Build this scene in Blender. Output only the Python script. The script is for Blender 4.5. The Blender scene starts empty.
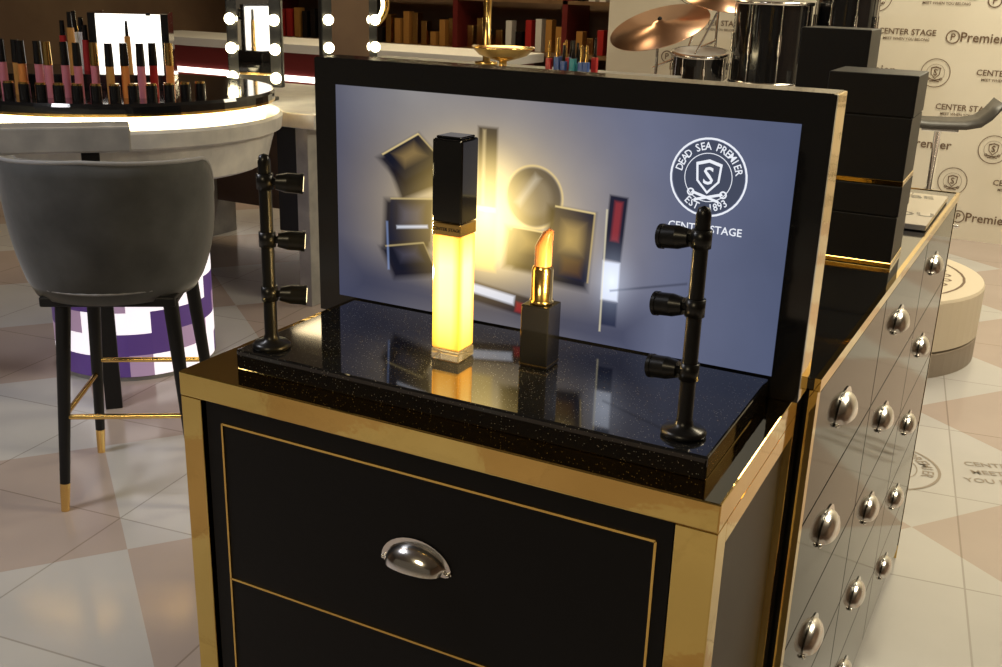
import bpy, bmesh, math, random
from mathutils import Matrix, Vector
random.seed(7)
SC=bpy.context.scene
try:
    SC.view_settings.view_transform='Standard'
except Exception: pass

# ------------------------------------------------------------ materials
def mat(name,col=(.5,.5,.5),rough=.5,metal=0.,emit=None,es=1.,coat=0.,trans=0.,ior=1.45,spec=None,sheen=0):
    m=bpy.data.materials.new(name); m.use_nodes=True
    b=m.node_tree.nodes['Principled BSDF']; I=b.inputs
    I['Base Color'].default_value=(*col,1); I['Roughness'].default_value=rough; I['Metallic'].default_value=metal
    I['IOR'].default_value=ior
    if emit: I['Emission Color'].default_value=(*emit,1); I['Emission Strength'].default_value=es
    if coat: I['Coat Weight'].default_value=coat; I['Coat Roughness'].default_value=.05
    if trans: I['Transmission Weight'].default_value=trans
    if spec is not None: I['Specular IOR Level'].default_value=spec
    if sheen: I['Sheen Weight'].default_value=sheen; I['Sheen Roughness'].default_value=.4
    return m
def bumpy(m,scale,strength,lo=None,hi=None):
    nt=m.node_tree;N=nt.nodes;L=nt.links;b=N['Principled BSDF']
    tc=N.new('ShaderNodeTexCoord');n=N.new('ShaderNodeTexNoise');n.inputs['Scale'].default_value=scale;n.inputs['Detail'].default_value=6
    L.new(tc.outputs['Object'],n.inputs['Vector'])
    if strength:
        bp=N.new('ShaderNodeBump');bp.inputs['Strength'].default_value=strength;bp.inputs['Distance'].default_value=.01
        L.new(n.outputs['Fac'],bp.inputs['Height']);L.new(bp.outputs['Normal'],b.inputs['Normal'])
    if lo:
        r=N.new('ShaderNodeValToRGB');r.color_ramp.elements[0].position=.3;r.color_ramp.elements[1].position=.7
        r.color_ramp.elements[0].color=(*lo,1);r.color_ramp.elements[1].color=(*hi,1)
        L.new(n.outputs['Fac'],r.inputs['Fac']);L.new(r.outputs['Color'],b.inputs['Base Color'])
    return m
brass=bumpy(mat('brass_polished',(.62,.43,.17),.05,1.),3.0,0.22,(.66,.44,.12),(.9,.64,.22))
brass2=mat('brass_line',(.95,.62,.18),.25,1.)
gold=mat('gold',(.9,.62,.22),.18,1.)
black=mat('black_gloss',(.008,.008,.009),.1,0,coat=.5)
blackm=mat('black_satin',(.012,.012,.013),.42,spec=.35)
blackp=bumpy(mat('black_drawer',(.006,.0055,.006),.4,spec=.2),90,.02)
blackp2=mat('black_metal',(.012,.012,.013),.3,.3)
chrome=mat('chrome',(.92,.91,.9),.16,1.)
steel=mat('brushed_steel',(.95,.94,.92),.22,1.)
sidep=bumpy(mat('lacquer_side',(.012,.011,.008),.07,0,ior=1.2),1.6,.03,(.009,.008,.006),(.02,.018,.013))
sidel=mat('groove',(.004,.004,.004),.6)
white=mat('white',(.8,.8,.8),.4)
cream=mat('cream',(.66,.58,.45),.5)
taupe=mat('taupe',(.3,.25,.2),.5)
brown=mat('brown_print',(.16,.1,.06),.6)
greyst=bumpy(mat('grey_stone',(.3,.3,.3),.35),12,.02,(.22,.22,.22),(.34,.33,.32))
palest=bumpy(mat('pale_stone',(.5,.5,.5),.3),12,.02,(.46,.46,.46),(.64,.63,.6))
velvet=bumpy(mat('grey_velvet',(.09,.09,.1),.85,sheen=.35),9,.15,(.045,.046,.047),(.085,.087,.088))
piping=mat('piping',(.3,.3,.31),.7)
bulb=mat('bulb',(1,1,1),.4,emit=(1,.85,.5),es=14)
ledw=mat('led_warm',(1,1,1),.4,emit=(1,.84,.5),es=14)
ledc=mat('led_cool',(1,1,1),.4,emit=(1,.93,.8),es=3)
panelw=mat('lit_panel',(1,1,1),.4,emit=(1,.95,.85),es=1.8)
litp=mat('lit_purple',(.1,.05,.25),.4,emit=(.1,.05,.2),es=.4)
litw=mat('lit_white',(.8,.8,.8),.4,emit=(.95,.87,.95),es=.9)
litg=mat('lit_violet',(.3,.2,.4),.4,emit=(.38,.25,.34),es=.6)
maroon=mat('maroon',(.16,.02,.02),.4)
redm=mat('red',(.45,.03,.03),.3)
tealm=mat('teal',(.03,.25,.3),.3)
bluem=mat('blue',(.04,.09,.3),.3)
pinkm=mat('pink',(.6,.2,.25),.35)
orangem=mat('orange',(.7,.25,.06),.35)
amber=mat('amber',(.5,.25,.07),.25)
woodm=bumpy(mat('wood',(.2,.12,.06),.45),4,.05,(.16,.09,.045),(.28,.17,.09))
sidewood=bumpy(mat('dark_side_panel',(.05,.035,.02),.35,ior=1.2),3,.02,(.03,.02,.012),(.06,.042,.024))
mirror=mat('mirror_glass',(.85,.85,.85),.03,1.)
# amber liquid with its spotlit glow painted in: emissive pale core, deeper corners and foot
gloss_glow=mat('gloss_liquid_glow',(1.,.66,.16),.1,0,coat=1.,emit=(1.,.66,.16),es=1.0)
nt=gloss_glow.node_tree;N=nt.nodes;L=nt.links
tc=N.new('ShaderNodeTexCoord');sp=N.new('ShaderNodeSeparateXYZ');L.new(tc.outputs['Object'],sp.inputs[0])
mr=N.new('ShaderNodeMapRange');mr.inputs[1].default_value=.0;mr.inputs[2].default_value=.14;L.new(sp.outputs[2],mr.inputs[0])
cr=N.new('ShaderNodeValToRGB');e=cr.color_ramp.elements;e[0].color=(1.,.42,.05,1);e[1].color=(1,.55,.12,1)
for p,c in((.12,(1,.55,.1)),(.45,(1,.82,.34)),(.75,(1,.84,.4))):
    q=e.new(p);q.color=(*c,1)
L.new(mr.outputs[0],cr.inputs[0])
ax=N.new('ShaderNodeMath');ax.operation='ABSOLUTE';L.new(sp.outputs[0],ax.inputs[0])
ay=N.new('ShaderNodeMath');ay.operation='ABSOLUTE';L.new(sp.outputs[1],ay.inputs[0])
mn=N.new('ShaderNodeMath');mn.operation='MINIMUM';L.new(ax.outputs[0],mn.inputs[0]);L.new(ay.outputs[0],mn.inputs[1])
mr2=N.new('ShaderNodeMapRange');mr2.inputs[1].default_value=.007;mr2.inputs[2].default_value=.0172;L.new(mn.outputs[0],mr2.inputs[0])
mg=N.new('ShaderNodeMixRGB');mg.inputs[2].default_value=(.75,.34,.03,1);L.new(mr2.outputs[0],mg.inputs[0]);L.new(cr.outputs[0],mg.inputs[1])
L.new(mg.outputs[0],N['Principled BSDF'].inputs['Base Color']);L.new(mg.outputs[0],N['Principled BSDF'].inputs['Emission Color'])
clear=mat('clear_glass',(1,.95,.8),.03,0,trans=.9,ior=1.45)
bullet=mat('lipstick_bullet',(.8,.3,.1),.25,0,coat=.8)
lens=mat('spot_lens',(1,1,1),.2,emit=(1,.8,.4),es=4)
padm=mat('seat_pad',(.06,.055,.05),.4)
bronze=mat('cymbal_bronze',(.75,.45,.3),.28,1.)

granite=mat('black_granite',(.01,.01,.01),.05,0,coat=.6)
nt=granite.node_tree;N=nt.nodes;L=nt.links
tc=N.new('ShaderNodeTexCoord');v=N.new('ShaderNodeTexVoronoi');v.inputs['Scale'].default_value=320
r=N.new('ShaderNodeValToRGB');r.color_ramp.elements[0].color=(.4,.38,.32,1);r.color_ramp.elements[1].color=(.009,.009,.01,1)
r.color_ramp.elements[0].position=.05;r.color_ramp.elements[1].position=.17
L.new(tc.outputs['Object'],v.inputs['Vector']);L.new(v.outputs['Distance'],r.inputs['Fac']);L.new(r.outputs['Color'],N['Principled BSDF'].inputs['Base Color'])

# floor
floorm=mat('floor_tiles',(.5,.5,.5),.16)
nt=floorm.node_tree;N=nt.nodes;L=nt.links;B=N['Principled BSDF']
tc=N.new('ShaderNodeTexCoord')
mp=N.new('ShaderNodeMapping');mp.inputs['Rotation'].default_value=(0,0,math.radians(38));L.new(tc.outputs['Object'],mp.inputs['Vector'])
ck=N.new('ShaderNodeTexChecker');ck.inputs['Scale'].default_value=1.6
ck.inputs['Color1'].default_value=(.57,.56,.55,1);ck.inputs['Color2'].default_value=(.48,.4,.36,1)
L.new(mp.outputs['Vector'],ck.inputs['Vector'])
mp2=N.new('ShaderNodeMapping');mp2.inputs['Rotation'].default_value=(0,0,math.radians(-7));L.new(tc.outputs['Object'],mp2.inputs['Vector'])
br=N.new('ShaderNodeTexBrick');br.offset=0;br.inputs['Scale'].default_value=1
br.inputs['Brick Width'].default_value=.5;br.inputs['Row Height'].default_value=.5;br.inputs['Mortar Size'].default_value=.0025
br.inputs['Color1'].default_value=(1,1,1,1);br.inputs['Color2'].default_value=(.93,.93,.95,1);br.inputs['Mortar'].default_value=(.66,.64,.62,1)
L.new(mp2.outputs['Vector'],br.inputs['Vector'])
mx=N.new('ShaderNodeMixRGB');mx.blend_type='MULTIPLY';mx.inputs[0].default_value=1
L.new(ck.outputs['Color'],mx.inputs[1]);L.new(br.outputs['Color'],mx.inputs[2])
ns=N.new('ShaderNodeTexNoise');ns.inputs['Scale'].default_value=2.5;ns.inputs['Detail'].default_value=8;L.new(tc.outputs['Object'],ns.inputs['Vector'])
rr=N.new('ShaderNodeValToRGB');rr.color_ramp.elements[0].color=(.8,.8,.8,1);rr.color_ramp.elements[1].color=(1.1,1.1,1.1,1);L.new(ns.outputs['Fac'],rr.inputs['Fac'])
mx2=N.new('ShaderNodeMixRGB');mx2.blend_type='MULTIPLY';mx2.inputs[0].default_value=1
L.new(mx.outputs[0],mx2.inputs[1]);L.new(rr.outputs[0],mx2.inputs[2]);L.new(mx2.outputs[0],B.inputs['Base Color'])

# ---- picture shown by the display: soft shapes defined on the panel itself
disp=bpy.data.materials.new('display_picture');disp.use_nodes=True
nt=disp.node_tree;N=nt.nodes;L=nt.links;N.clear()
out=N.new('ShaderNodeOutputMaterial');em=N.new('ShaderNodeEmission');L.new(em.outputs[0],out.inputs[0])
geo=N.new('ShaderNodeTexCoord');sep=N.new('ShaderNodeSeparateXYZ');L.new(geo.outputs['Object'],sep.inputs[0])
def mth(op,a,b=None,c=None,clamp=False):
    n=N.new('ShaderNodeMath');n.operation=op;n.use_clamp=clamp
    for k,x in enumerate((a,b,c)):
        if x is None: continue
        if isinstance(x,(int,float)): n.inputs[k].default_value=x
        else: L.new(x,n.inputs[k])
    return n.outputs[0]
PX,PZ=sep.outputs[0],sep.outputs[2]
mr=N.new('ShaderNodeMapRange');mr.inputs[1].default_value=0.02;mr.inputs[2].default_value=.575;L.new(PX,mr.inputs[0])
cr=N.new('ShaderNodeValToRGB');e=cr.color_ramp.elements;e[0].position=0;e[0].color=(.075,.08,.135,1);e[1].position=1;e[1].color=(.095,.115,.2,1)
for p,c in((.18,(.12,.125,.175)),(.45,(.2,.2,.25)),(.72,(.16,.175,.265))):
    q=e.new(p);q.color=(*c,1)
L.new(mr.outputs[0],cr.inputs[0])
def comb(prev,col,fac,mode='MIX'):
    m=N.new('ShaderNodeMixRGB');m.blend_type=mode;m.inputs[2].default_value=(*col,1);L.new(fac,m.inputs[0]);L.new(prev,m.inputs[1]);return m.outputs[0]
def glow(prev,cx,cz,rx,rz,col,p=2.):
    dx=mth('DIVIDE',mth('SUBTRACT',PX,cx),rx);dz=mth('DIVIDE',mth('SUBTRACT',PZ,cz),rz)
    d=mth('SQRT',mth('ADD',mth('MULTIPLY',dx,dx),mth('MULTIPLY',dz,dz)))
    f=mth('POWER',mth('SUBTRACT',1,d,clamp=True),p)
    return comb(prev,col,f,'ADD')
def loc2(cx,cz,rot):
    a=math.radians(rot);dx=mth('SUBTRACT',PX,cx);dz=mth('SUBTRACT',PZ,cz)
    return (mth('ADD',mth('MULTIPLY',dx,math.cos(a)),mth('MULTIPLY',dz,math.sin(a))),mth('SUBTRACT',mth('MULTIPLY',dz,math.cos(a)),mth('MULTIPLY',dx,math.sin(a))))
def lb(prev,UW,ox,oz,hx,hz,edge,col,op=1.):
    d=mth('MAXIMUM',mth('SUBTRACT',mth('ABSOLUTE',mth('SUBTRACT',UW[0],ox)),hx),mth('SUBTRACT',mth('ABSOLUTE',mth('SUBTRACT',UW[1],oz)),hz))
    f=mth('MULTIPLY',mth('DIVIDE',mth('SUBTRACT',edge/2,d),edge,clamp=True),op)
    return comb(prev,col,f)
def sbox(prev,cx,cz,hx,hz,rot,edge,col,op=1.):
    return lb(prev,loc2(cx,cz,rot),0,0,hx,hz,edge,col,op)
def card(prev,cx,cz,hx,hz,rot,body,inner,sk=0.,edge=.9):
    UW=loc2(cx,cz,rot)
    if sk: UW=(mth('ADD',UW[0],mth('MULTIPLY',UW[1],sk)),UW[1])
    o=lb(prev,UW,-.004,-.005,hx+.004,hz+.004,.009,(.006,.006,.016),.95)
    o=lb(o,UW,0,0,hx,hz,.003,body,.97)
    o=lb(o,UW,.0,hz*.2,hx*.5,hz*.4,.012,inner,.75)
    o=lb(o,UW,0,hz,hx,.0008,.002,(1,.78,.35),edge);o=lb(o,UW,hx,0,.0008,hz,.002,(1,.75,.3),edge*.6)
    return o
def sring(prev,cx,cz,r0,th,edge,col,op=1.):
    dx=mth('SUBTRACT',PX,cx);dz=mth('SUBTRACT',PZ,cz);d=mth('SQRT',mth('ADD',mth('MULTIPLY',dx,dx),mth('MULTIPLY',dz,dz)))
    d=mth('SUBTRACT',mth('ABSOLUTE',mth('SUBTRACT',d,r0)),th)
    return comb(prev,col,mth('MULTIPLY',mth('DIVIDE',mth('SUBTRACT',edge/2,d),edge,clamp=True),op))
o=cr.outputs[0]
o=glow(o,.12,1.19,.24,.12,(.15,.14,.11));o=glow(o,.222,1.05,.26,.2,(.85,.62,.2),2.)
DK=(.010,.011,.022)
o=sbox(o,.23,.945,.2,.03,-2,.05,(.04,.045,.09),.75)
o=sbox(o,.134,1.09,.033,.02,24,.008,(.008,.008,.018),.97)
o=card(o,.126,1.112,.029,.02,30,DK,(.3,.2,.08),.35)
o=card(o,.125,1.036,.03,.026,6,(.014,.016,.035),(.07,.075,.13),-.15,.5)
o=sbox(o,.127,1.028,.022,.0016,8,.003,(.8,.85,1),.85)
o=card(o,.124,.99,.028,.016,12,DK,(.06,.06,.1),.3,.5)
o=sbox(o,.092,1.0,.001,.03,2,.003,(.4,.55,1),.5)
o=sbox(o,.2275,1.11,.0125,.046,0,.004,(.03,.022,.02),.92);o=sbox(o,.223,1.11,.002,.043,0,.003,(.7,.55,.3),.6)
o=sbox(o,.2275,1.025,.014,.036,0,.006,(1,.72,.25),.85);o=sbox(o,.2275,1.062,.013,.003,0,.002,(1,.85,.5),.9)
o=sring(o,.288,1.083,.0,.034,.004,(.02,.017,.025),.85);o=sring(o,.288,1.083,.0355,.0009,.0025,(1,.75,.3),.75);o=sring(o,.288,1.083,.0,.022,.008,(.2,.17,.14),.8);o=sbox(o,.28,1.09,.003,.02,-35,.008,(.7,.65,.55),.5)
o=card(o,.288,1.025,.026,.02,-2,(.02,.017,.03),(.3,.2,.08))
o=sbox(o,.288,1.0,.022,.004,-2,.006,(.01,.01,.02),.9)
o=card(o,.337,1.035,.024,.04,-3,(.02,.02,.04),(.32,.22,.1));o=sbox(o,.338,1.01,.012,.01,-3,.008,(.12,.06,.03),.8)
o=sbox(o,.388,1.06,.0105,.036,-3,.003,(.012,.012,.03),.97);o=sbox(o,.389,1.068,.0045,.022,-3,.004,(.3,.04,.05),.95);o=sbox(o,.386,1.0,.010,.022,0,.003,(.8,.85,1),.95);o=sbox(o,.386,.962,.010,.014,0,.003,(.02,.025,.06),.95);o=sbox(o,.377,1.01,.0008,.07,0,.002,(1,.9,.6),.7)
o=sbox(o,.25,.957,.05,.012,-7,.004,(.02,.015,.03),.95);o=sbox(o,.236,.962,.032,.0055,-7,.004,(.85,.88,1),.95);o=sbox(o,.28,.95,.01,.006,-7,.004,(.35,.02,.03),.9)
o=sbox(o,.43,1.0,.045,.001,14,.0025,(.05,.055,.09),.8)
o=glow(o,.222,1.05,.14,.13,(1.4,.95,.22),2.);o=glow(o,.228,1.06,.07,.09,(1.8,1.4,.6),1.6);o=glow(o,.335,1.04,.05,.05,(.3,.2,.04),2);o=glow(o,.388,1.0,.04,.06,(.3,.35,.45),2)
nz=N.new('ShaderNodeTexNoise');nz.inputs['Scale'].default_value=11;nz.inputs['Detail'].default_value=4;L.new(geo.outputs['Object'],nz.inputs['Vector'])
m=N.new('ShaderNodeMixRGB');m.blend_type='MULTIPLY';m.inputs[0].default_value=.25;L.new(o,m.inputs[1]);L.new(nz.outputs['Fac'],m.inputs[2]);L.new(m.outputs[0],em.inputs[0]);em.inputs[1].default_value=1.0
def emat(n,c,s=1):
    m=bpy.data.materials.new(n);m.use_nodes=True;N=m.node_tree.nodes;N.clear();o=N.new('ShaderNodeOutputMaterial');e=N.new('ShaderNodeEmission');e.inputs[0].default_value=(*c,1);e.inputs[1].default_value=s;m.node_tree.links.new(e.outputs[0],o.inputs[0]);return m
pic_white=emat('pic_white',(.85,.88,.95))
pic_disc=emat('pic_disc',(.06,.07,.11))

# ------------------------------------------------------------ builder
TXT={}
def textmesh(s):
    if s in TXT: return TXT[s]
    c=bpy.data.curves.new('t','FONT');c.body=s;c.align_x='CENTER';c.align_y='CENTER';c.resolution_u=2;c.offset=.012
    o=bpy.data.objects.new('t',c);bpy.context.collection.objects.link(o)
    bpy.context.view_layer.update()
    me=bpy.data.meshes.new_from_object(o);bpy.data.objects.remove(o)
    d=([tuple(v.co) for v in me.vertices],[tuple(p.vertices) for p in me.polygons]);TXT[s]=d;return d
class Bd:
    def __init__(s,name,loc=(0,0,0),rz=0):
        s.n=name;s.loc=Vector(loc);s.rz=rz;s.bm=bmesh.new();s.ms=[]
    def mi(s,m):
        if m not in s.ms: s.ms.append(m)
        return s.ms.index(m)
    def _add(s,verts,faces,m,M=None,smooth=False):
        i=s.mi(m);vs=[s.bm.verts.new((M@Vector(v)) if M else Vector(v)) for v in verts];fs=[]
        for f in faces:
            try:
                F=s.bm.faces.new([vs[k] for k in f]);F.material_index=i;F.smooth=smooth;fs.append(F)
            except ValueError: pass
        return vs,fs
    def box(s,a,b,m,bev=0,M=None):
        x0,y0,z0=a;x1,y1,z1=b
        V=[(x0,y0,z0),(x1,y0,z0),(x1,y1,z0),(x0,y1,z0),(x0,y0,z1),(x1,y0,z1),(x1,y1,z1),(x0,y1,z1)]
        F=[(0,3,2,1),(4,5,6,7),(0,1,5,4),(1,2,6,5),(2,3,7,6),(3,0,4,7)]
        vs,fs=s._add(V,F,m,M)
        if bev:
            es=list({e for f in fs for e in f.edges});i=s.mi(m)
            r=bmesh.ops.bevel(s.bm,geom=es,offset=bev,segments=2,profile=.5,affect='EDGES')
            for f in r['faces']: f.material_index=i
        return s
    def lathe(s,prof,m,seg=32,M=None,c=(0,0,0),a0=0,a1=2*math.pi,smooth=True):
        full=abs(a1-a0-2*math.pi)<1e-6;k=seg if full else seg+1
        V=[];F=[]
        for j in range(k):
            a=a0+(a1-a0)*j/seg
            for r,z in prof: V.append((c[0]+r*math.cos(a),c[1]+r*math.sin(a),c[2]+z))
        n=len(prof)
        for j in range(seg):
            j2=(j+1)%k if full else j+1
            for i in range(n-1): F.append((j*n+i,j2*n+i,j2*n+i+1,j*n+i+1))
        s._add(V,F,m,M,smooth);return s
    def cyl(s,p0,p1,r0,r1,m,seg=20):
        p0=Vector(p0);p1=Vector(p1);d=p1-p0;M=Matrix.Translation(p0)@d.to_track_quat('Z','Y').to_matrix().to_4x4();h=d.length
        s.lathe([(0,0),(r0,0)],m,seg,M,smooth=False);s.lathe([(r0,0),(r1,h)],m,seg,M);s.lathe([(r1,h),(0,h)],m,seg,M,smooth=False);return s
    def torus(s,R,r,m,M=None,seg=40,c=(0,0,0),a0=0,a1=2*math.pi,rs=8):
        prof=[(R+r*math.cos(t*2*math.pi/rs),r*math.sin(t*2*math.pi/rs)) for t in range(rs+1)]
        return s.lathe(prof,m,seg,M,c,a0,a1)
    def sph(s,c,r,m,seg=16,sc=(1,1,1)):
        prof=[(r*math.sin(math.pi*i/10),-r*math.cos(math.pi*i/10)) for i in range(11)]
        return s.lathe(prof,m,seg,Matrix.Translation(c)@Matrix.Diagonal((*sc,1)))
    def tube(s,pts,r,m,seg=8):
        for a,b in zip(pts[:-1],pts[1:]): s.cyl(a,b,r,r,m,seg)
        for p in pts[1:-1]: s.sph(p,r,m,8)
        return s
    def text(s,t,size,M,m,sx=1):
        V,F=textmesh(t);s._add([(x*size*sx,y*size,0) for x,y,z in V],F,m,M);return s
    def ring(s,r0,r1,m,M,seg=40):
        return s.lathe([(r0,0),(r1,0)],m,seg,M,smooth=False)
    def done(s,parent=None,normals=True):
        if normals: bmesh.ops.recalc_face_normals(s.bm,faces=s.bm.faces)
        me=bpy.data.meshes.new(s.n);s.bm.to_mesh(me);s.bm.free()
        for m in s.ms: me.materials.append(m)
        o=bpy.data.objects.new(s.n,me);bpy.context.collection.objects.link(o)
        o.location=s.loc;o.rotation_euler=(0,0,s.rz)
        if parent: o.parent=parent
        return o
def T(x,y,z): return Matrix.Translation((x,y,z))
def Rx(a): return Matrix.Rotation(math.radians(a),4,'X')
def Ry(a): return Matrix.Rotation(math.radians(a),4,'Y')
def Rz(a): return Matrix.Rotation(math.radians(a),4,'Z')
UP=Rx(90)

def roundel(b,M,R,m,words=True):
    b.ring(R*.95,R,m,M);b.ring(R*.6,R*.62,m,M)
    if words:
        for t,a0,a1,fl in(('DEAD SEA PREMIER',165,15,0),('EST. 1893',-128,-52,1)):
            for i,ch in enumerate(t):
                if ch==' ':continue
                a=math.radians(a0+(a1-a0)*i/(len(t)-1));rot=math.degrees(a)+(90 if fl else -90)
                b.text(ch,R*.27,M@T(math.cos(a)*R*.78,math.sin(a)*R*.78,0)@Rz(rot),m,.9)
    pts=[(-.34,.36),(0,.46),(.34,.36),(.3,-.1),(0,-.42),(-.3,-.1)]
    n=len(pts)
    V=[(x*R,y*R,0) for x,y in pts]+[(x*R*.82,y*R*.82,0) for x,y in pts]
    b._add(V,[(i,(i+1)%n,n+(i+1)%n,n+i) for i in range(n)],m,M)
    b.text('S',R*.62,M@T(0,.02*R,0),m)
    for sg in(-1,1):
        b.ring(R*.06,R*.1,m,M@T(sg*.42*R,-.4*R,0),16)
        b._add([(sg*.38*R,-.36*R,0),(sg*.42*R,-.42*R,0),(-sg*.3*R,-.62*R,0),(-sg*.33*R,-.56*R,0)],[(0,1,2,3)],m,M)

# ------------------------------------------------------------ room
b=Bd('floor');b.box((-9,-5,-.1),(6,10,0),floorm);b.done()
wallm=bumpy(mat('wall_cream',(.78,.7,.55),.6),3,.02,(.74,.68,.56),(.8,.74,.62))
b=Bd('wall_back');b.box((-1.75,5.6,0),(6,5.75,3),wallm);b.done()
darkw=bumpy(mat('wall_dark',(.12,.075,.05),.6),1.2,.02,(.09,.05,.035),(.2,.13,.08))
b=Bd('wall_far');b.box((-9,8.5,0),(-1.75,8.65,3),darkw);b.done()
b=Bd('wall_left');b.box((-7.1,-5,0),(-7,8.5,3),darkw);b.done()
b=Bd('wall_right');b.box((4.5,-5,0),(4.6,5.6,3),darkw);b.done()
ceil=mat('ceiling_paint',(.2,.17,.14),.8)
b=Bd('ceiling');b.box((-9,-5,3),(6,10,3.1),ceil);b.done()

b=Bd('wall_graphic_print',(0,5.596,0))
for j in range(9):
    for i in range(-4,9):
        x=.02+i*.36+(.18 if j%2 else 0)-.17;z=.13+j*.195
        if x<-1.5 or x>2.4: continue
        k=(i+j*2)%3;M=T(x,0,z)@UP
        if k==0: roundel(b,M,.078,brown,False)
        elif k==1:
            b.text('CENTER STAGE',.044,M@T(0,.015,0),brown);b.text('MEET WHEN YOU BELONG',.02,M@T(0,-.022,0),brown)
        else:
            b.text('Premier',.07,M@T(.03,0,0),brown);b.ring(.03,.036,brown,M@T(-.12,.0,0),20);b.text('P',.05,M@T(-.12,0,0),brown)
b.done(normals=False)

# ------------------------------------------------------------ cup pull
def cup(b,M,w,m,dep=.3):
    R=w/2;d=w*dep;n=16;V=[];F=[];rows=7
    for j in range(rows):
        t=j/(rows-1)*math.pi/2
        for i in range(n+1):
            a=math.pi*i/n
            V.append((R*math.cos(a)*(1-.12*math.sin(t)),R*.68*math.sin(a)*math.cos(t*.96),d*math.sin(t)*math.sin(a)**.6))
    for j in range(rows-1):
        for i in range(n): F.append((j*(n+1)+i,j*(n+1)+i+1,(j+1)*(n+1)+i+1,(j+1)*(n+1)+i))
    b._add(V,F,m,M,True)
    V=[]
    for i in range(n+1):
        a=math.pi*i/n;V+= [(R*math.cos(a)*.98,R*.68*math.sin(a),.0015),(R*math.cos(a)*1.12,R*.82*math.sin(a),.0015)]
    b._add(V,[(2*i,2*i+1,2*i+3,2*i+2) for i in range(n)],m,M)
    for sg in(-1,1): b.sph(M@Vector((sg*R*1.03,.001,.003)),w*.035,m,10)
    b.box((-R,-.002,0),(R,.0015,.004),m,0,M)

# ------------------------------------------------------------ front cabinet
W=.598;D=.325;H=.9
b=Bd('drawer_cabinet')
b.box((.012,.014,.03),(W-.014,D,H-.004),blackm)
b.box((-.007,0,H-.028),(W,D,H),brass,.0015)
b.box((-.006,0,.0),(.022,.03,H-.028),brass,.001)
b.box((W-.038,0,.0),(W,.03,H-.028),brass,.001)
b.box((0,D-.03,0),(.02,D,H-.028),brass);b.box((W-.03,D-.03,0),(W,D,H-.028),brass)
b.box((.028,0,0),(W-.038,.03,.05),brass)
b.box((.026,.004,.052),(W-.04,.014,H-.03),blackp)
gx0,gx1=.048,.543;zs=[.848,.656,.462,.267,.075];g=.0012
for x in(gx0,gx1): b.box((x-g,.0025,zs[-1]),(x+g,.0045,zs[0]),brass2)
for z in zs: b.box((gx0,.0025,z-g),(gx1,.0045,z+g),brass2)
for i in range(4): cup(b,T((gx0+gx1)/2,.004,(zs[i]+zs[i+1])/2-.004)@UP,.074,chrome)
b.box((W-.015,.03,.05),(W-.008,D-.03,H-.045),sidewood)
b.box((W-.012,.03,H-.05),(W-.0,D-.03,H-.028),brass)
b.done()

b=Bd('granite_display_base');b.box((.043,.037,H),(.573,.262,H+.023),granite,.002);b.done()
# ---- screen
sx0,sx1,sy,sz1,st=-.014,.604,.265,1.219,.055
b=Bd('display_screen')
b.box((sx0,sy+.006,H),(sx1,sy+st,sz1),brass,.001)
b.box((sx0,sy,H),(sx1,sy+.008,sz1),black,.001)
b.box((sx0+.003,sy+.0,sz1-.001),(sx1-.003,sy+st-.006,sz1+.001),black)
dx0,dx1,dz0,dz1=.018,.574,.925,1.189
y=sy-.001
b._add([(dx0,y,dz0),(dx1,y,dz0),(dx1,y,dz1),(dx0,y,dz1)],[(0,1,2,3)],disp)
b.ring(0,.038,pic_disc,T(.486,y-.0003,1.127)@UP,48)
roundel(b,T(.486,y-.0006,1.127)@UP,.041,pic_white)
b.text('CENTER STAGE',.0115,T(.487,y-.0005,1.073)@UP,pic_white)
b.done(normals=False)

# ---- rods with small spots
DL=Vector((.8,.6,-.08)).normalized();DR=Vector((-.95,.15,-.1)).normalized()
def rod(name,px,py,sgn):
    b=Bd(name,(px,py,H+.023))
    b.lathe([(0,0),(.019,0),(.021,.002),(.021,.004),(.018,.007),(.009,.009),(.0072,.016),(.0067,.2),(.0067,.205),(.005,.211),(0,.213)],blackp2,28)
    for h in(.062,.122,.184):
        b.lathe([(.0069,h-.008),(.009,h-.008),(.009,h+.008),(.0069,h+.008)],blackp2,20)
        d=DL if sgn>0 else DR
        c=Vector((0,0,h));b.cyl(c+d*.006,c+d*.014,.004,.004,blackp2,12)
        b.cyl(c+d*.011,c+d*.022,.0078,.0105,blackp2,22);b.cyl(c+d*.022,c+d*.036,.0105,.0105,blackp2,22)
        b.cyl(c+d*.036,c+d*.0395,.0112,.0112,blackp2,22);b.cyl(c+d*.0396,c+d*.0399,.008,.008,lens,18)
    return b.done()
def spot(loc,tgt,e,col,size,parent):
    l=bpy.data.lights.new('spot_lamp','SPOT');l.energy=e;l.color=col;l.spot_size=math.radians(size);l.spot_blend=.6;l.shadow_soft_size=.006
    o=bpy.data.objects.new('lamp_beam',l);bpy.context.collection.objects.link(o);o.location=loc
    o.rotation_euler=(Vector(tgt)-Vector(loc)).to_track_quat('-Z','Y').to_euler()
    bpy.context.view_layer.update();o.parent=parent;o.matrix_parent_inverse=parent.matrix_world.inverted()
for px,py,sg in((.071,.0635,1),(.5385,.0745,-1)):
    r_=rod('spotlight_rod',px,py,sg);bpy.context.view_layer.update()
    d=DL if sg>0 else DR
    for i,h in enumerate((.062,.122,.184)):
        p=Vector((px,py,H+.023+h))+d*.042
        tg=(.255,.14,1.0) if i!=1 else (.345,.16,.99)
        spot(p,tg,3.0,(1,.7,.28),55,r_)

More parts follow.
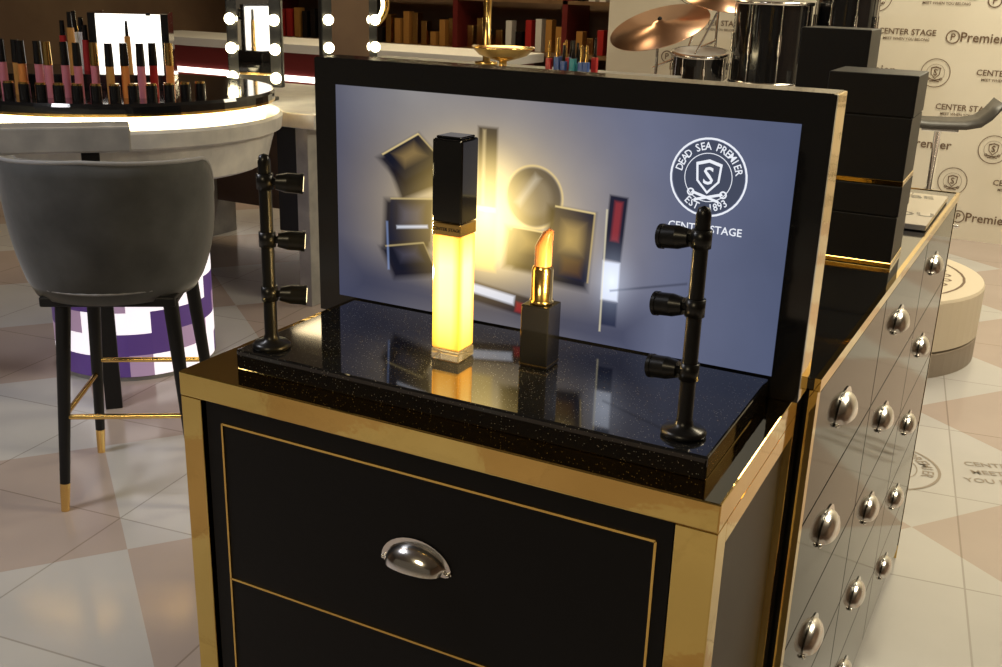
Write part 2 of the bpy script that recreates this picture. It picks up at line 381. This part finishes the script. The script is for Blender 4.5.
# ---- lip gloss
b=Bd('lip_gloss_tube',(.2545,.143,H+.0235))
s=.0172
b.box((-s,-s,0),(s,s,.012),clear,.0015);b.box((-s*.97,-s*.97,.0125),(s*.97,s*.97,.137),gloss_glow,.002)
b.box((-s*.99,-s*.99,.1375),(s*.99,s*.99,.1505),gold,.001)
b.box((-s*1.02,-s*1.02,.151),(s*1.02,s*1.02,.237),black,.0022)
b.box((-s*.85,-s*.85,.237),(s*.85,s*.85,.2395),black,.001)
b.text('CENTER STAGE',.0048,T(0,-s-.0003,.144)@UP,black)
b.done()
# ---- lipstick
b=Bd('lipstick',(.346,.17,H+.0235))
s=.016
b.box((-s,-s,0),(s,s,.069),black,.0012)
b.box((-s*1.01,-s*1.01,.003),(s*1.01,s*1.01,.0045),gold)
b.lathe([(.0,.069),(.0128,.069),(.0128,.073),(.0115,.0735),(.0115,.106),(.0108,.108),(.0095,.11)],gold,32)
seg=28;V=[];F=[];rows=[0,.012,.022,.028,.033,.037,.0395]
for j,h in enumerate(rows):
    rr_=.0092*(1 if j<3 else math.sqrt(max(0,1-((h-.022)/.0185)**2))) if j<6 else .0012
    for i in range(seg):
        a=2*math.pi*i/seg;x=rr_*math.cos(a)+(0 if j<3 else .0045*((h-.022)/.0175));yy=rr_*math.sin(a)
        V.append((x,yy,.11+h + (.0 if j<2 else .004*math.cos(a)*min(1,(j-1)/2)*(1 if j<5 else .3))))
for j in range(len(rows)-1):
    for i in range(seg): F.append((j*seg+i,j*seg+(i+1)%seg,(j+1)*seg+(i+1)%seg,(j+1)*seg+i))
F.append(tuple((len(rows)-1)*seg+i for i in range(seg)))
b._add(V,F,bullet,None,True)
b.done()

# ------------------------------------------------------------ side counter
Ls=1.345;ang=math.atan2(.035,1.34)
SX,SY=.612,.335
b=Bd('drawer_counter',(SX,SY,0),-ang)
w=.56
b.box((-w,0,.04),(-.004,Ls,H-.01),sidep)
b.box((-w+.02,.01,0),(-.03,Ls-.01,.04),blackm)
b.box((-w,0,H-.008),(0,Ls,H+.005),black,.001)
b.box((-.004,-.001,H-.009),(.003,Ls+.001,H+.0065),brass)
b.box((-w,Ls,H-.008),(.002,Ls+.003,H+.0065),brass)
b.box((-.008,-.002,.0),(.001,.014,H-.008),brass);b.box((-.006,Ls-.006,.0),(.001,Ls,H-.008),brass)
cw=(Ls-.03)/3
for c in range(3):
    ya=.018+c*cw;yb=ya+cw-.004
    for r_ in range(5):
        zt=.884-r_*.172;zb=max(zt-.1695,.03)
        b.box((-.004,ya,zb),(.0,yb,zt),sidep,.0008)
        if zt-zb>.12:
            cup(b,T(.0,(ya+yb)/2-.04,(zt+zb)/2-.005)@Rz(90)@UP,.088,steel,.2)
b.done()
def giftbox(loc,sx_,sy_,h,rz=0):
    b=Bd('gift_box',loc,rz)
    b.box((-sx_/2,-sy_/2,0),(sx_/2,sy_/2,.008),brass,.001)
    b.box((-sx_/2+.001,-sy_/2+.001,.007),(sx_/2-.001,sy_/2-.001,h*.62),blackm,.001)
    b.box((-sx_/2+.003,-sy_/2+.003,h*.61),(sx_/2-.003,sy_/2-.003,h*.63),sidel)
    b.box((-sx_/2,-sy_/2,h*.63),(sx_/2,sy_/2,h),blackm,.0015)
    b.done()
giftbox((.545,.965,H+.0055),.13,.13,.128)
giftbox((.545,.965,H+.134),.13,.13,.165)
giftbox((.42,1.31,H+.0055),.125,.12,.345)
b=Bd('lettered_sign_board',(.47,1.22,H+.0068),-.02)
b.box((.09,.0,0),(.158,.34,.01),cream,.001);b.box((-.14,.2,0),(.088,.34,.01),cream,.001)
b.text('YOU BE',.044,T(.06,.285,.0105)@Rz(8),black);b.text('OU',.05,T(.123,.1,.0105)@Rz(8),black)
b.done()

# ------------------------------------------------------------ bar stool
def stool(loc,rz):
    b=Bd('bar_stool',loc,rz)
    hs=.595
    b.lathe([(0,hs-.035),(.17,hs-.035),(.195,hs-.025),(.205,hs),(.205,hs+.025),(.19,hs+.042),(.1,hs+.05),(0,hs+.05)],velvet,40)
    b.torus(.203,.004,piping,seg=40,c=(0,0,hs-.012))
    n=44;A0,A1=math.radians(180-12),math.radians(360+12)
    def top(a):
        t=abs((a-math.radians(270))/math.radians(102));return hs+.305-.02*t-.15*max(0,t-.72)**2*8
    V=[];F=[];rows=10
    for side in(0,1):
        for i in range(n+1):
            a=A0+(A1-A0)*i/n;zt=top(a)
            for j in range(rows+1):
                u=j/rows;z=hs-.045+(zt-hs+.045)*u
                R=.195+.055*u**.6+(0 if side==0 else -.042-.004*math.sin(u*3.1))
                if side==0: R+=.010*math.sin(u*3.14)
                V.append((R*math.cos(a),R*.97*math.sin(a),z))
    off=(n+1)*(rows+1)
    for sd in(0,1):
        for i in range(n):
            for j in range(rows):
                q=sd*off+i*(rows+1)+j;F.append((q,q+rows+1,q+rows+2,q+1))
    for i in range(n):
        q=i*(rows+1)+rows;F.append((q,q+rows+1,off+q+rows+1,off+q))
        q=i*(rows+1);F.append((q,q+rows+1,off+q+rows+1,off+q))
    for i in(0,n):
        for j in range(rows):
            q=i*(rows+1)+j;F.append((q,q+1,off+q+1,off+q))
    b._add(V,F,velvet,None,True)
    P=[]
    for i in range(n+1):
        a=A0+(A1-A0)*i/n;R=.246;P.append((R*math.cos(a),R*.97*math.sin(a),top(a)+.001))
    b.tube(P,.0055,piping,8)
    for a in(A0,A1):
        b.tube([(.243*math.cos(a),.235*math.sin(a),top(a)+.002),(.222*math.cos(a),.215*math.sin(a),hs+.1),(.2*math.cos(a),.195*math.sin(a),hs-.03)],.0055,piping,8)
    b.box((-.15,-.15,hs-.06),(.17,.15,hs-.035),blackm,.004)
    tops=[(-.1,-.13),(.155,-.13),(.155,.13),(-.1,.13)];bots=[(-.135,-.175),(.2,-.175),(.2,.175),(-.135,.175)]
    def at(i,z):
        k=1-z/(hs-.05);return (tops[i][0]+(bots[i][0]-tops[i][0])*k,tops[i][1]+(bots[i][1]-tops[i][1])*k,z)
    for i in range(4):
        b.cyl(at(i,.07),at(i,hs-.045),.0125,.019,blackm,16);b.cyl(at(i,0),at(i,.075),.0105,.0128,gold,16)
    for i in range(4):
        z=.25 if i!=2 else .29
        b.cyl(at(i,z),at((i+1)%4,z),.007,.007,gold,10)
    b.done()
stool((-1.245,1.05,0),math.radians(33))

# ------------------------------------------------------------ left round product bar
cx,cy=-2.14,1.92
b=Bd('round_product_bar',(cx,cy,0))
pc=(.17,-.15,0);pR=.27
b.lathe([(0,0),(pR-.002,0),(pR-.002,.74),(.0,.74)],greyst,48,c=pc,smooth=False)
for k in range(22):
    for r_ in range(8):
        q=(k*2+r_*3)%7;m_=litw if q in(0,2,5) else (litp if q in(1,4,6) else litg)
        b.lathe([(pR,.015+r_*.075),(pR,.015+(r_+1)*.075)],m_,3,c=pc,a0=2*math.pi*k/22,a1=2*math.pi*(k+1)/22)
b.lathe([(pR,.615),(pR+.01,.615),(pR+.01,.63),(pR,.63)],gold,48,c=pc)
b.lathe([(.0,.66),(.5,.66),(.52,.67),(.55,.78),(0,.78)],palest,64,smooth=False)
b.lathe([(0,.78),(.55,.78),(.575,.79),(.58,.835),(.57,.845),(.0,.845)],palest,64,smooth=False)
b.lathe([(0,.845),(.515,.845),(.515,.882),(0,.882)],ledw,64,smooth=False)
b.lathe([(0,.883),(.55,.883),(.555,.886),(.555,.894)],gold,64,smooth=False)
b.lathe([(.555,.894),(.555,.915),(.55,.925),(0,.925)],black,64,smooth=False)
b.done()
b=Bd('bar_ledge_table',(-1.56,1.43,0),math.atan2(.73,.68))
b.box((-1.3,.0,.81),(0,.12,.885),greyst,.006);b.box((-.9,.03,0),(-.84,.1,.81),greyst,.003);b.box((-.14,.03,0),(-.09,.1,.81),blackm,.003)
b.done()
b=Bd('cosmetics_assortment',(cx,cy,.925))
b.box((-.42,-.12,0),(.2,.3,.05),black,.004,Rz(40))
b.box((-.05,-.08,.05),(.2,.14,.24),panelw,.004,Rz(40))
b.box((-.055,-.085,.05),(-.03,.145,.25),black,.002,Rz(40));b.box((.18,-.085,.05),(.205,.145,.25),black,.002,Rz(40))
for i in range(24):
    a=math.radians(205+150*i/24);R=.5;x=R*math.cos(a);yy=R*math.sin(a)
    b.cyl((x,yy,0),(x,yy,.05),.017,.017,black,14);b.cyl((x,yy,.05),(x,yy,.056),.015,.015,gold,14)
for i in range(20):
    a=math.radians(215+135*i/20);R=.38+.02*(i%2);x=R*math.cos(a);yy=R*math.sin(a);c=random.choice([pinkm,orangem,redm,amber,pinkm])
    b.cyl((x,yy,0),(x,yy,.1),.013,.013,c,12);b.cyl((x,yy,.1),(x,yy,.17),.014,.012,random.choice([black,black,gold]),12)
for i in range(12):
    a=random.uniform(0,6.28);R=random.uniform(.08,.25);x=R*math.cos(a);yy=R*math.sin(a);h=random.uniform(.1,.16)
    c=random.choice([pinkm,redm,amber,gold,white]);b.cyl((x,yy,.05),(x,yy,.05+h),.014,.012,c,10);b.cyl((x,yy,.05+h),(x,yy,.1+h),.009,.008,black,8)
b.done()

# ------------------------------------------------------------ vanity desk, mirrors
b=Bd('vanity_desk')
b.box((-3.1,2.55,.74),(-1.75,3.5,.8),palest,.004)
b.box((-1.86,2.57,0),(-1.8,3.48,.74),greyst,.003);b.box((-3.05,2.57,0),(-2.99,3.48,.74),greyst,.003)
b.box((-1.98,2.6,.3),(-1.87,3.4,.74),blackm,.003);b.box((-2.95,3.3,.2),(-1.98,3.36,.74),darkw)
b.done()
def vmirror(loc,rz,w_,h_):
    b=Bd('vanity_mirror',loc,rz)
    b.box((-w_/2,-.015,.06),(w_/2,.015,.06+h_),blackm,.006);b.box((-w_/2+.05,-.018,.11),(w_/2-.05,-.014,h_+.01),mirror)
    b.box((-w_*.3,-.07,0),(w_*.3,.07,.015),blackm,.003);b.cyl((0,0,.01),(0,0,.08),.015,.015,gold)
    n=5
    for i in range(n):
        z=.1+(h_-.08)*i/(n-1)
        for sg in(-1,1): b.sph((sg*(w_/2-.025),-.03,z),.023,bulb,12);b.cyl((sg*(w_/2-.025),-.015,z),(sg*(w_/2-.025),-.022,z),.014,.014,gold,12)
    b.done()
vmirror((-2.22,2.78,.8),math.radians(20),.24,.55)
vmirror((-2.04,3.2,.8),math.radians(70),.3,.55)
b=Bd('gold_ring_mirror',(-2.4,3.84,.9),math.radians(28))
b.torus(.12,.014,gold,T(0,0,.29)@Rx(90),40);b.cyl((0,0,0),(0,0,.17),.008,.008,gold);b.lathe([(0,0),(.07,0),(.07,.01),(.01,.02),(0,.02)],gold,28)
b.torus(.1,.006,bulb,T(0,-.008,.29)@Rx(90),40)
b.lathe([(0,0),(.11,0)],mirror,32,T(0,0,.29)@Rx(90),smooth=False)
b.done()
# ------------------------------------------------------------ central product counter
b=Bd('product_counter')
b.box((-2.6,3.75,.84),(-.85,4.35,.9),greyst,.004);b.box((-2.55,3.85,0),(-.9,4.3,.84),woodm,.003);b.box((-2.56,3.84,.78),(-.89,3.85,.8),gold)
b.done()
b=Bd('nail_polish_bottles',(-1.33,4.05,.9))
for i in range(16):
    x=-.1+.2*(i%6)/5+random.uniform(-.01,.01);yy=(i//6)*.08;c=[tealm,tealm,redm,bluem,white][random.randrange(5)];h=random.uniform(.07,.13)
    b.box((x-.014,yy-.014,0),(x+.014,yy+.014,h*.6),c,.003);b.cyl((x,yy,h*.6),(x,yy,h+.04),.009,.007,random.choice([black,gold]),10)
b.done()
b=Bd('gold_bowl',(-1.66,3.98,.9))
b.lathe([(0,0),(.07,0),(.02,.015),(.02,.04),(.06,.05),(.12,.07),(.15,.1),(.16,.11),(.15,.108),(.1,.075),(0,.06)],gold,36);b.lathe([(0,.1),(.13,.1)],redm,30)
b.done()
b=Bd('gold_display_post',(-1.87,4.2,.9));b.lathe([(0,0),(.06,0),(.06,.015),(.02,.02),(.02,.5),(.035,.51),(.035,.53),(0,.53)],gold,24);b.done()
b=Bd('rear_shop_counter')
b.box((-5.6,5.3,0),(-2.4,5.9,.8),maroon,.004);b.box((-5.65,5.25,.8),(-2.35,5.95,.86),white,.004);b.box((-5.6,5.28,.1),(-2.4,5.3,.14),gold)
b.box((-5.6,5.285,.6),(-2.4,5.3,.64),ledc)
b.done()
b=Bd('rear_shelf_unit')
for i in range(4):
    b.box((-6.4,7.9,.25+i*.45),(-2.0,8.4,.28+i*.45),woodm)
for x in(-6.4,-5.3,-4.2,-3.1,-2.03): b.box((x,7.9,0),(x+.05,8.4,1.9),maroon)
for i in range(3):
    for k in range(42):
        x=-6.3+k*.1
        if any(abs(x-q)<.09 for q in(-6.4,-5.3,-4.2,-3.1,-2.03)): continue
        h=random.uniform(.12,.3);b.box((x,8.0,.28+i*.45),(x+.06,8.1,.28+i*.45+h),random.choice([redm,gold,white,black,amber,amber]),.003)
b.box((-6.38,7.95,1.55),(-2.05,7.97,1.58),ledw)
b.done()

# ------------------------------------------------------------ drum kit
def drum(b,c,R,h,M=None):
    MM=T(*c)@(M or Matrix())
    b.lathe([(R,0),(R,h)],black,40,MM);b.lathe([(0,h+.004),(R*.97,h+.004)],white,40,MM,smooth=False);b.lathe([(0,-.002),(R*.97,-.002)],white,40,MM,smooth=False)
    for z in(-.002,h-.012): b.lathe([(R,z),(R+.012,z),(R+.014,z+.008),(R+.012,z+.016),(R-.004,z+.018)],chrome,40,MM)
    for k in range(8):
        a=k*math.pi/4+.2;x,yy=(R+.009)*math.cos(a),(R+.009)*math.sin(a)
        b.cyl(MM@Vector((x,yy,.0)),MM@Vector((x,yy,h)),.003,.003,chrome,8);b.cyl(MM@Vector((x,yy,h*.38)),MM@Vector((x,yy,h*.62)),.008,.008,chrome,8)
b=Bd('drum_kit',(-.5,4.75,0),math.radians(15))
drum(b,(-.02,0,.86),.185,.4);drum(b,(.34,.05,.96),.15,.4)
drum(b,(-.37,.1,.85),.14,.15,Rx(8))
drum(b,(.15,.35,.26),.27,.45,Rx(90)@T(0,-.02,-.2))
def tripod(x,yy,h):
    b.cyl((x,yy,.15),(x,yy,h),.01,.008,chrome,12)
    for k in range(3):
        a=k*2.094+.4;b.cyl((x,yy,.28),(x+.25*math.cos(a),yy+.25*math.sin(a),.01),.007,.007,chrome,8);b.sph((x+.25*math.cos(a),yy+.25*math.sin(a),.012),.012,blackm,8)
def cymbal(x,yy,z,R,tx,ty):
    b.lathe([(0,.03),(.025,.028),(.04,.012),(R,-.006),(R,-.009),(.04,.009),(0,.027)],bronze,48,T(x,yy,z)@Rx(tx)@Ry(ty));b.sph((x,yy,z+.035),.012,blackm,10)
tripod(-.6,.15,1.1);cymbal(-.6,.15,1.12,.27,22,-14)
tripod(-.3,.35,1.3);cymbal(-.3,.35,1.26,.2,14,8)
tripod(-.37,.1,.84)
b.cyl((-.02,.0,.45),(-.02,.0,.86),.012,.012,chrome);b.cyl((.34,.05,.45),(.34,.05,.96),.012,.012,chrome)
b.cyl((-.62,.15,.9),(-.3,.2,1.05),.007,.007,chrome,8);b.cyl((-.5,.1,.8),(-.4,.3,1.15),.007,.007,chrome,8);b.cyl((-.45,.0,.86),(-.3,.0,1.2),.006,.006,chrome,8)
b.done()

# ------------------------------------------------------------ podium + swivel stool (right)
b=Bd('round_podium',(.2,3.4,0))
b.lathe([(0,0),(.5,0),(.5,.09),(.47,.1)],taupe,64,smooth=False)
b.lathe([(.47,.1),(.5,.1),(.5,.28),(.495,.29),(0,.29)],cream,64,smooth=False)
for k in range(30):
    a=2*math.pi*k/30
    b.ring(.012,.022,brown,T(.36*math.cos(a),.36*math.sin(a),.2905),14)
b.ring(.30,.31,brown,T(0,0,.2906));b.ring(.42,.43,brown,T(0,0,.2906));roundel(b,T(0,0,.2908),.26,brown,False)
b.done()
b=Bd('swivel_stool',(.36,4.5,0),math.radians(10))
b.lathe([(0,0),(.2,0),(.2,.008),(.03,.025),(.025,.03),(.025,.45),(.016,.45),(.016,.73),(0,.73)],chrome,36)
V=[];F=[];pts=[(-.19,.765),(-.17,.75),(-.05,.745),(.1,.75),(.16,.765),(.2,.8),(.235,.85)]
for dz in(0,.022):
    for x,z in pts:
        for yy in(-.17,.17): V.append((x,yy,z+dz))
n=len(pts)
for s_ in(0,1):
    for i in range(n-1):
        q=s_*2*n+2*i;F.append((q,q+1,q+3,q+2))
for i in range(n-1):
    for o_ in(0,1): q=2*i+o_;F.append((q,q+2,q+2+2*n,q+2*n))
for q in(0,2*n-2): F.append((q,q+1,q+1+2*n,q+2*n))
b._add(V,F,padm,None,True)
b.box((-.08,-.08,.725),(.08,.08,.748),chrome,.004)
b.tube([(-.12,0,.3),(-.14,-.1,.3),(.14,-.1,.3),(.12,0,.3)],.009,chrome)
b.done()
b=Bd('floor_logo_print',(0,0,.001))
roundel(b,T(.53,2.22,0)@Rz(-20),.17,taupe)
for i,t in enumerate(('CENTER STAGE','MEET WHEN','YOU BELONG')): b.text(t,.04,T(.88,2.4-i*.06,0)@Rz(20),taupe)
b.done(normals=False)

# ------------------------------------------------------------ lights
def area(name,loc,size,e,col,rot=(0,0,0)):
    l=bpy.data.lights.new(name,'AREA');l.energy=e;l.color=col;l.size=size
    o=bpy.data.objects.new(name,l);bpy.context.collection.objects.link(o);o.location=loc;o.rotation_euler=rot
area('ceiling_light_left',(-2.6,2.6,2.95),1.2,17,(1,.8,.5))
area('ceiling_light_front_left',(-1.9,-.5,2.95),.5,40,(.96,.96,1))
area('ceiling_light_right',(1.9,2.6,2.95),.8,82,(1,.86,.6))
area('ceiling_light_wall',(.9,4.7,2.95),1.0,60,(1,.9,.66))
area('ceiling_light_rear',(-3,5.6,2.95),1.5,45,(1,.78,.45))
area('brass_fill_light',(.3,-2.6,2.95),.9,38,(1,.82,.5))  # added fill behind the camera, brightens the floor that brass and chrome reflect
w=bpy.data.worlds.new('world');SC.world=w;w.use_nodes=True;w.node_tree.nodes['Background'].inputs[0].default_value=(.9,.72,.5,1);w.node_tree.nodes['Background'].inputs[1].default_value=.08

# ------------------------------------------------------------ camera
y_,pi_,ro=.467,.325,.032
fwd=Vector((-math.sin(y_)*math.cos(pi_),math.cos(y_)*math.cos(pi_),-math.sin(pi_)))
rt=Vector((math.cos(y_),math.sin(y_),0));up=rt.cross(fwd)
r2=rt*math.cos(ro)+up*math.sin(ro);u2=up*math.cos(ro)-rt*math.sin(ro)
M=Matrix((r2,u2,-fwd)).transposed().to_4x4();M.translation=(.782,-.787,1.311)
cam=bpy.data.cameras.new('camera');co=bpy.data.objects.new('camera',cam);bpy.context.collection.objects.link(co)
co.matrix_world=M;cam.sensor_width=36;cam.lens=36*1040.4/1002;cam.clip_start=.01;SC.camera=co
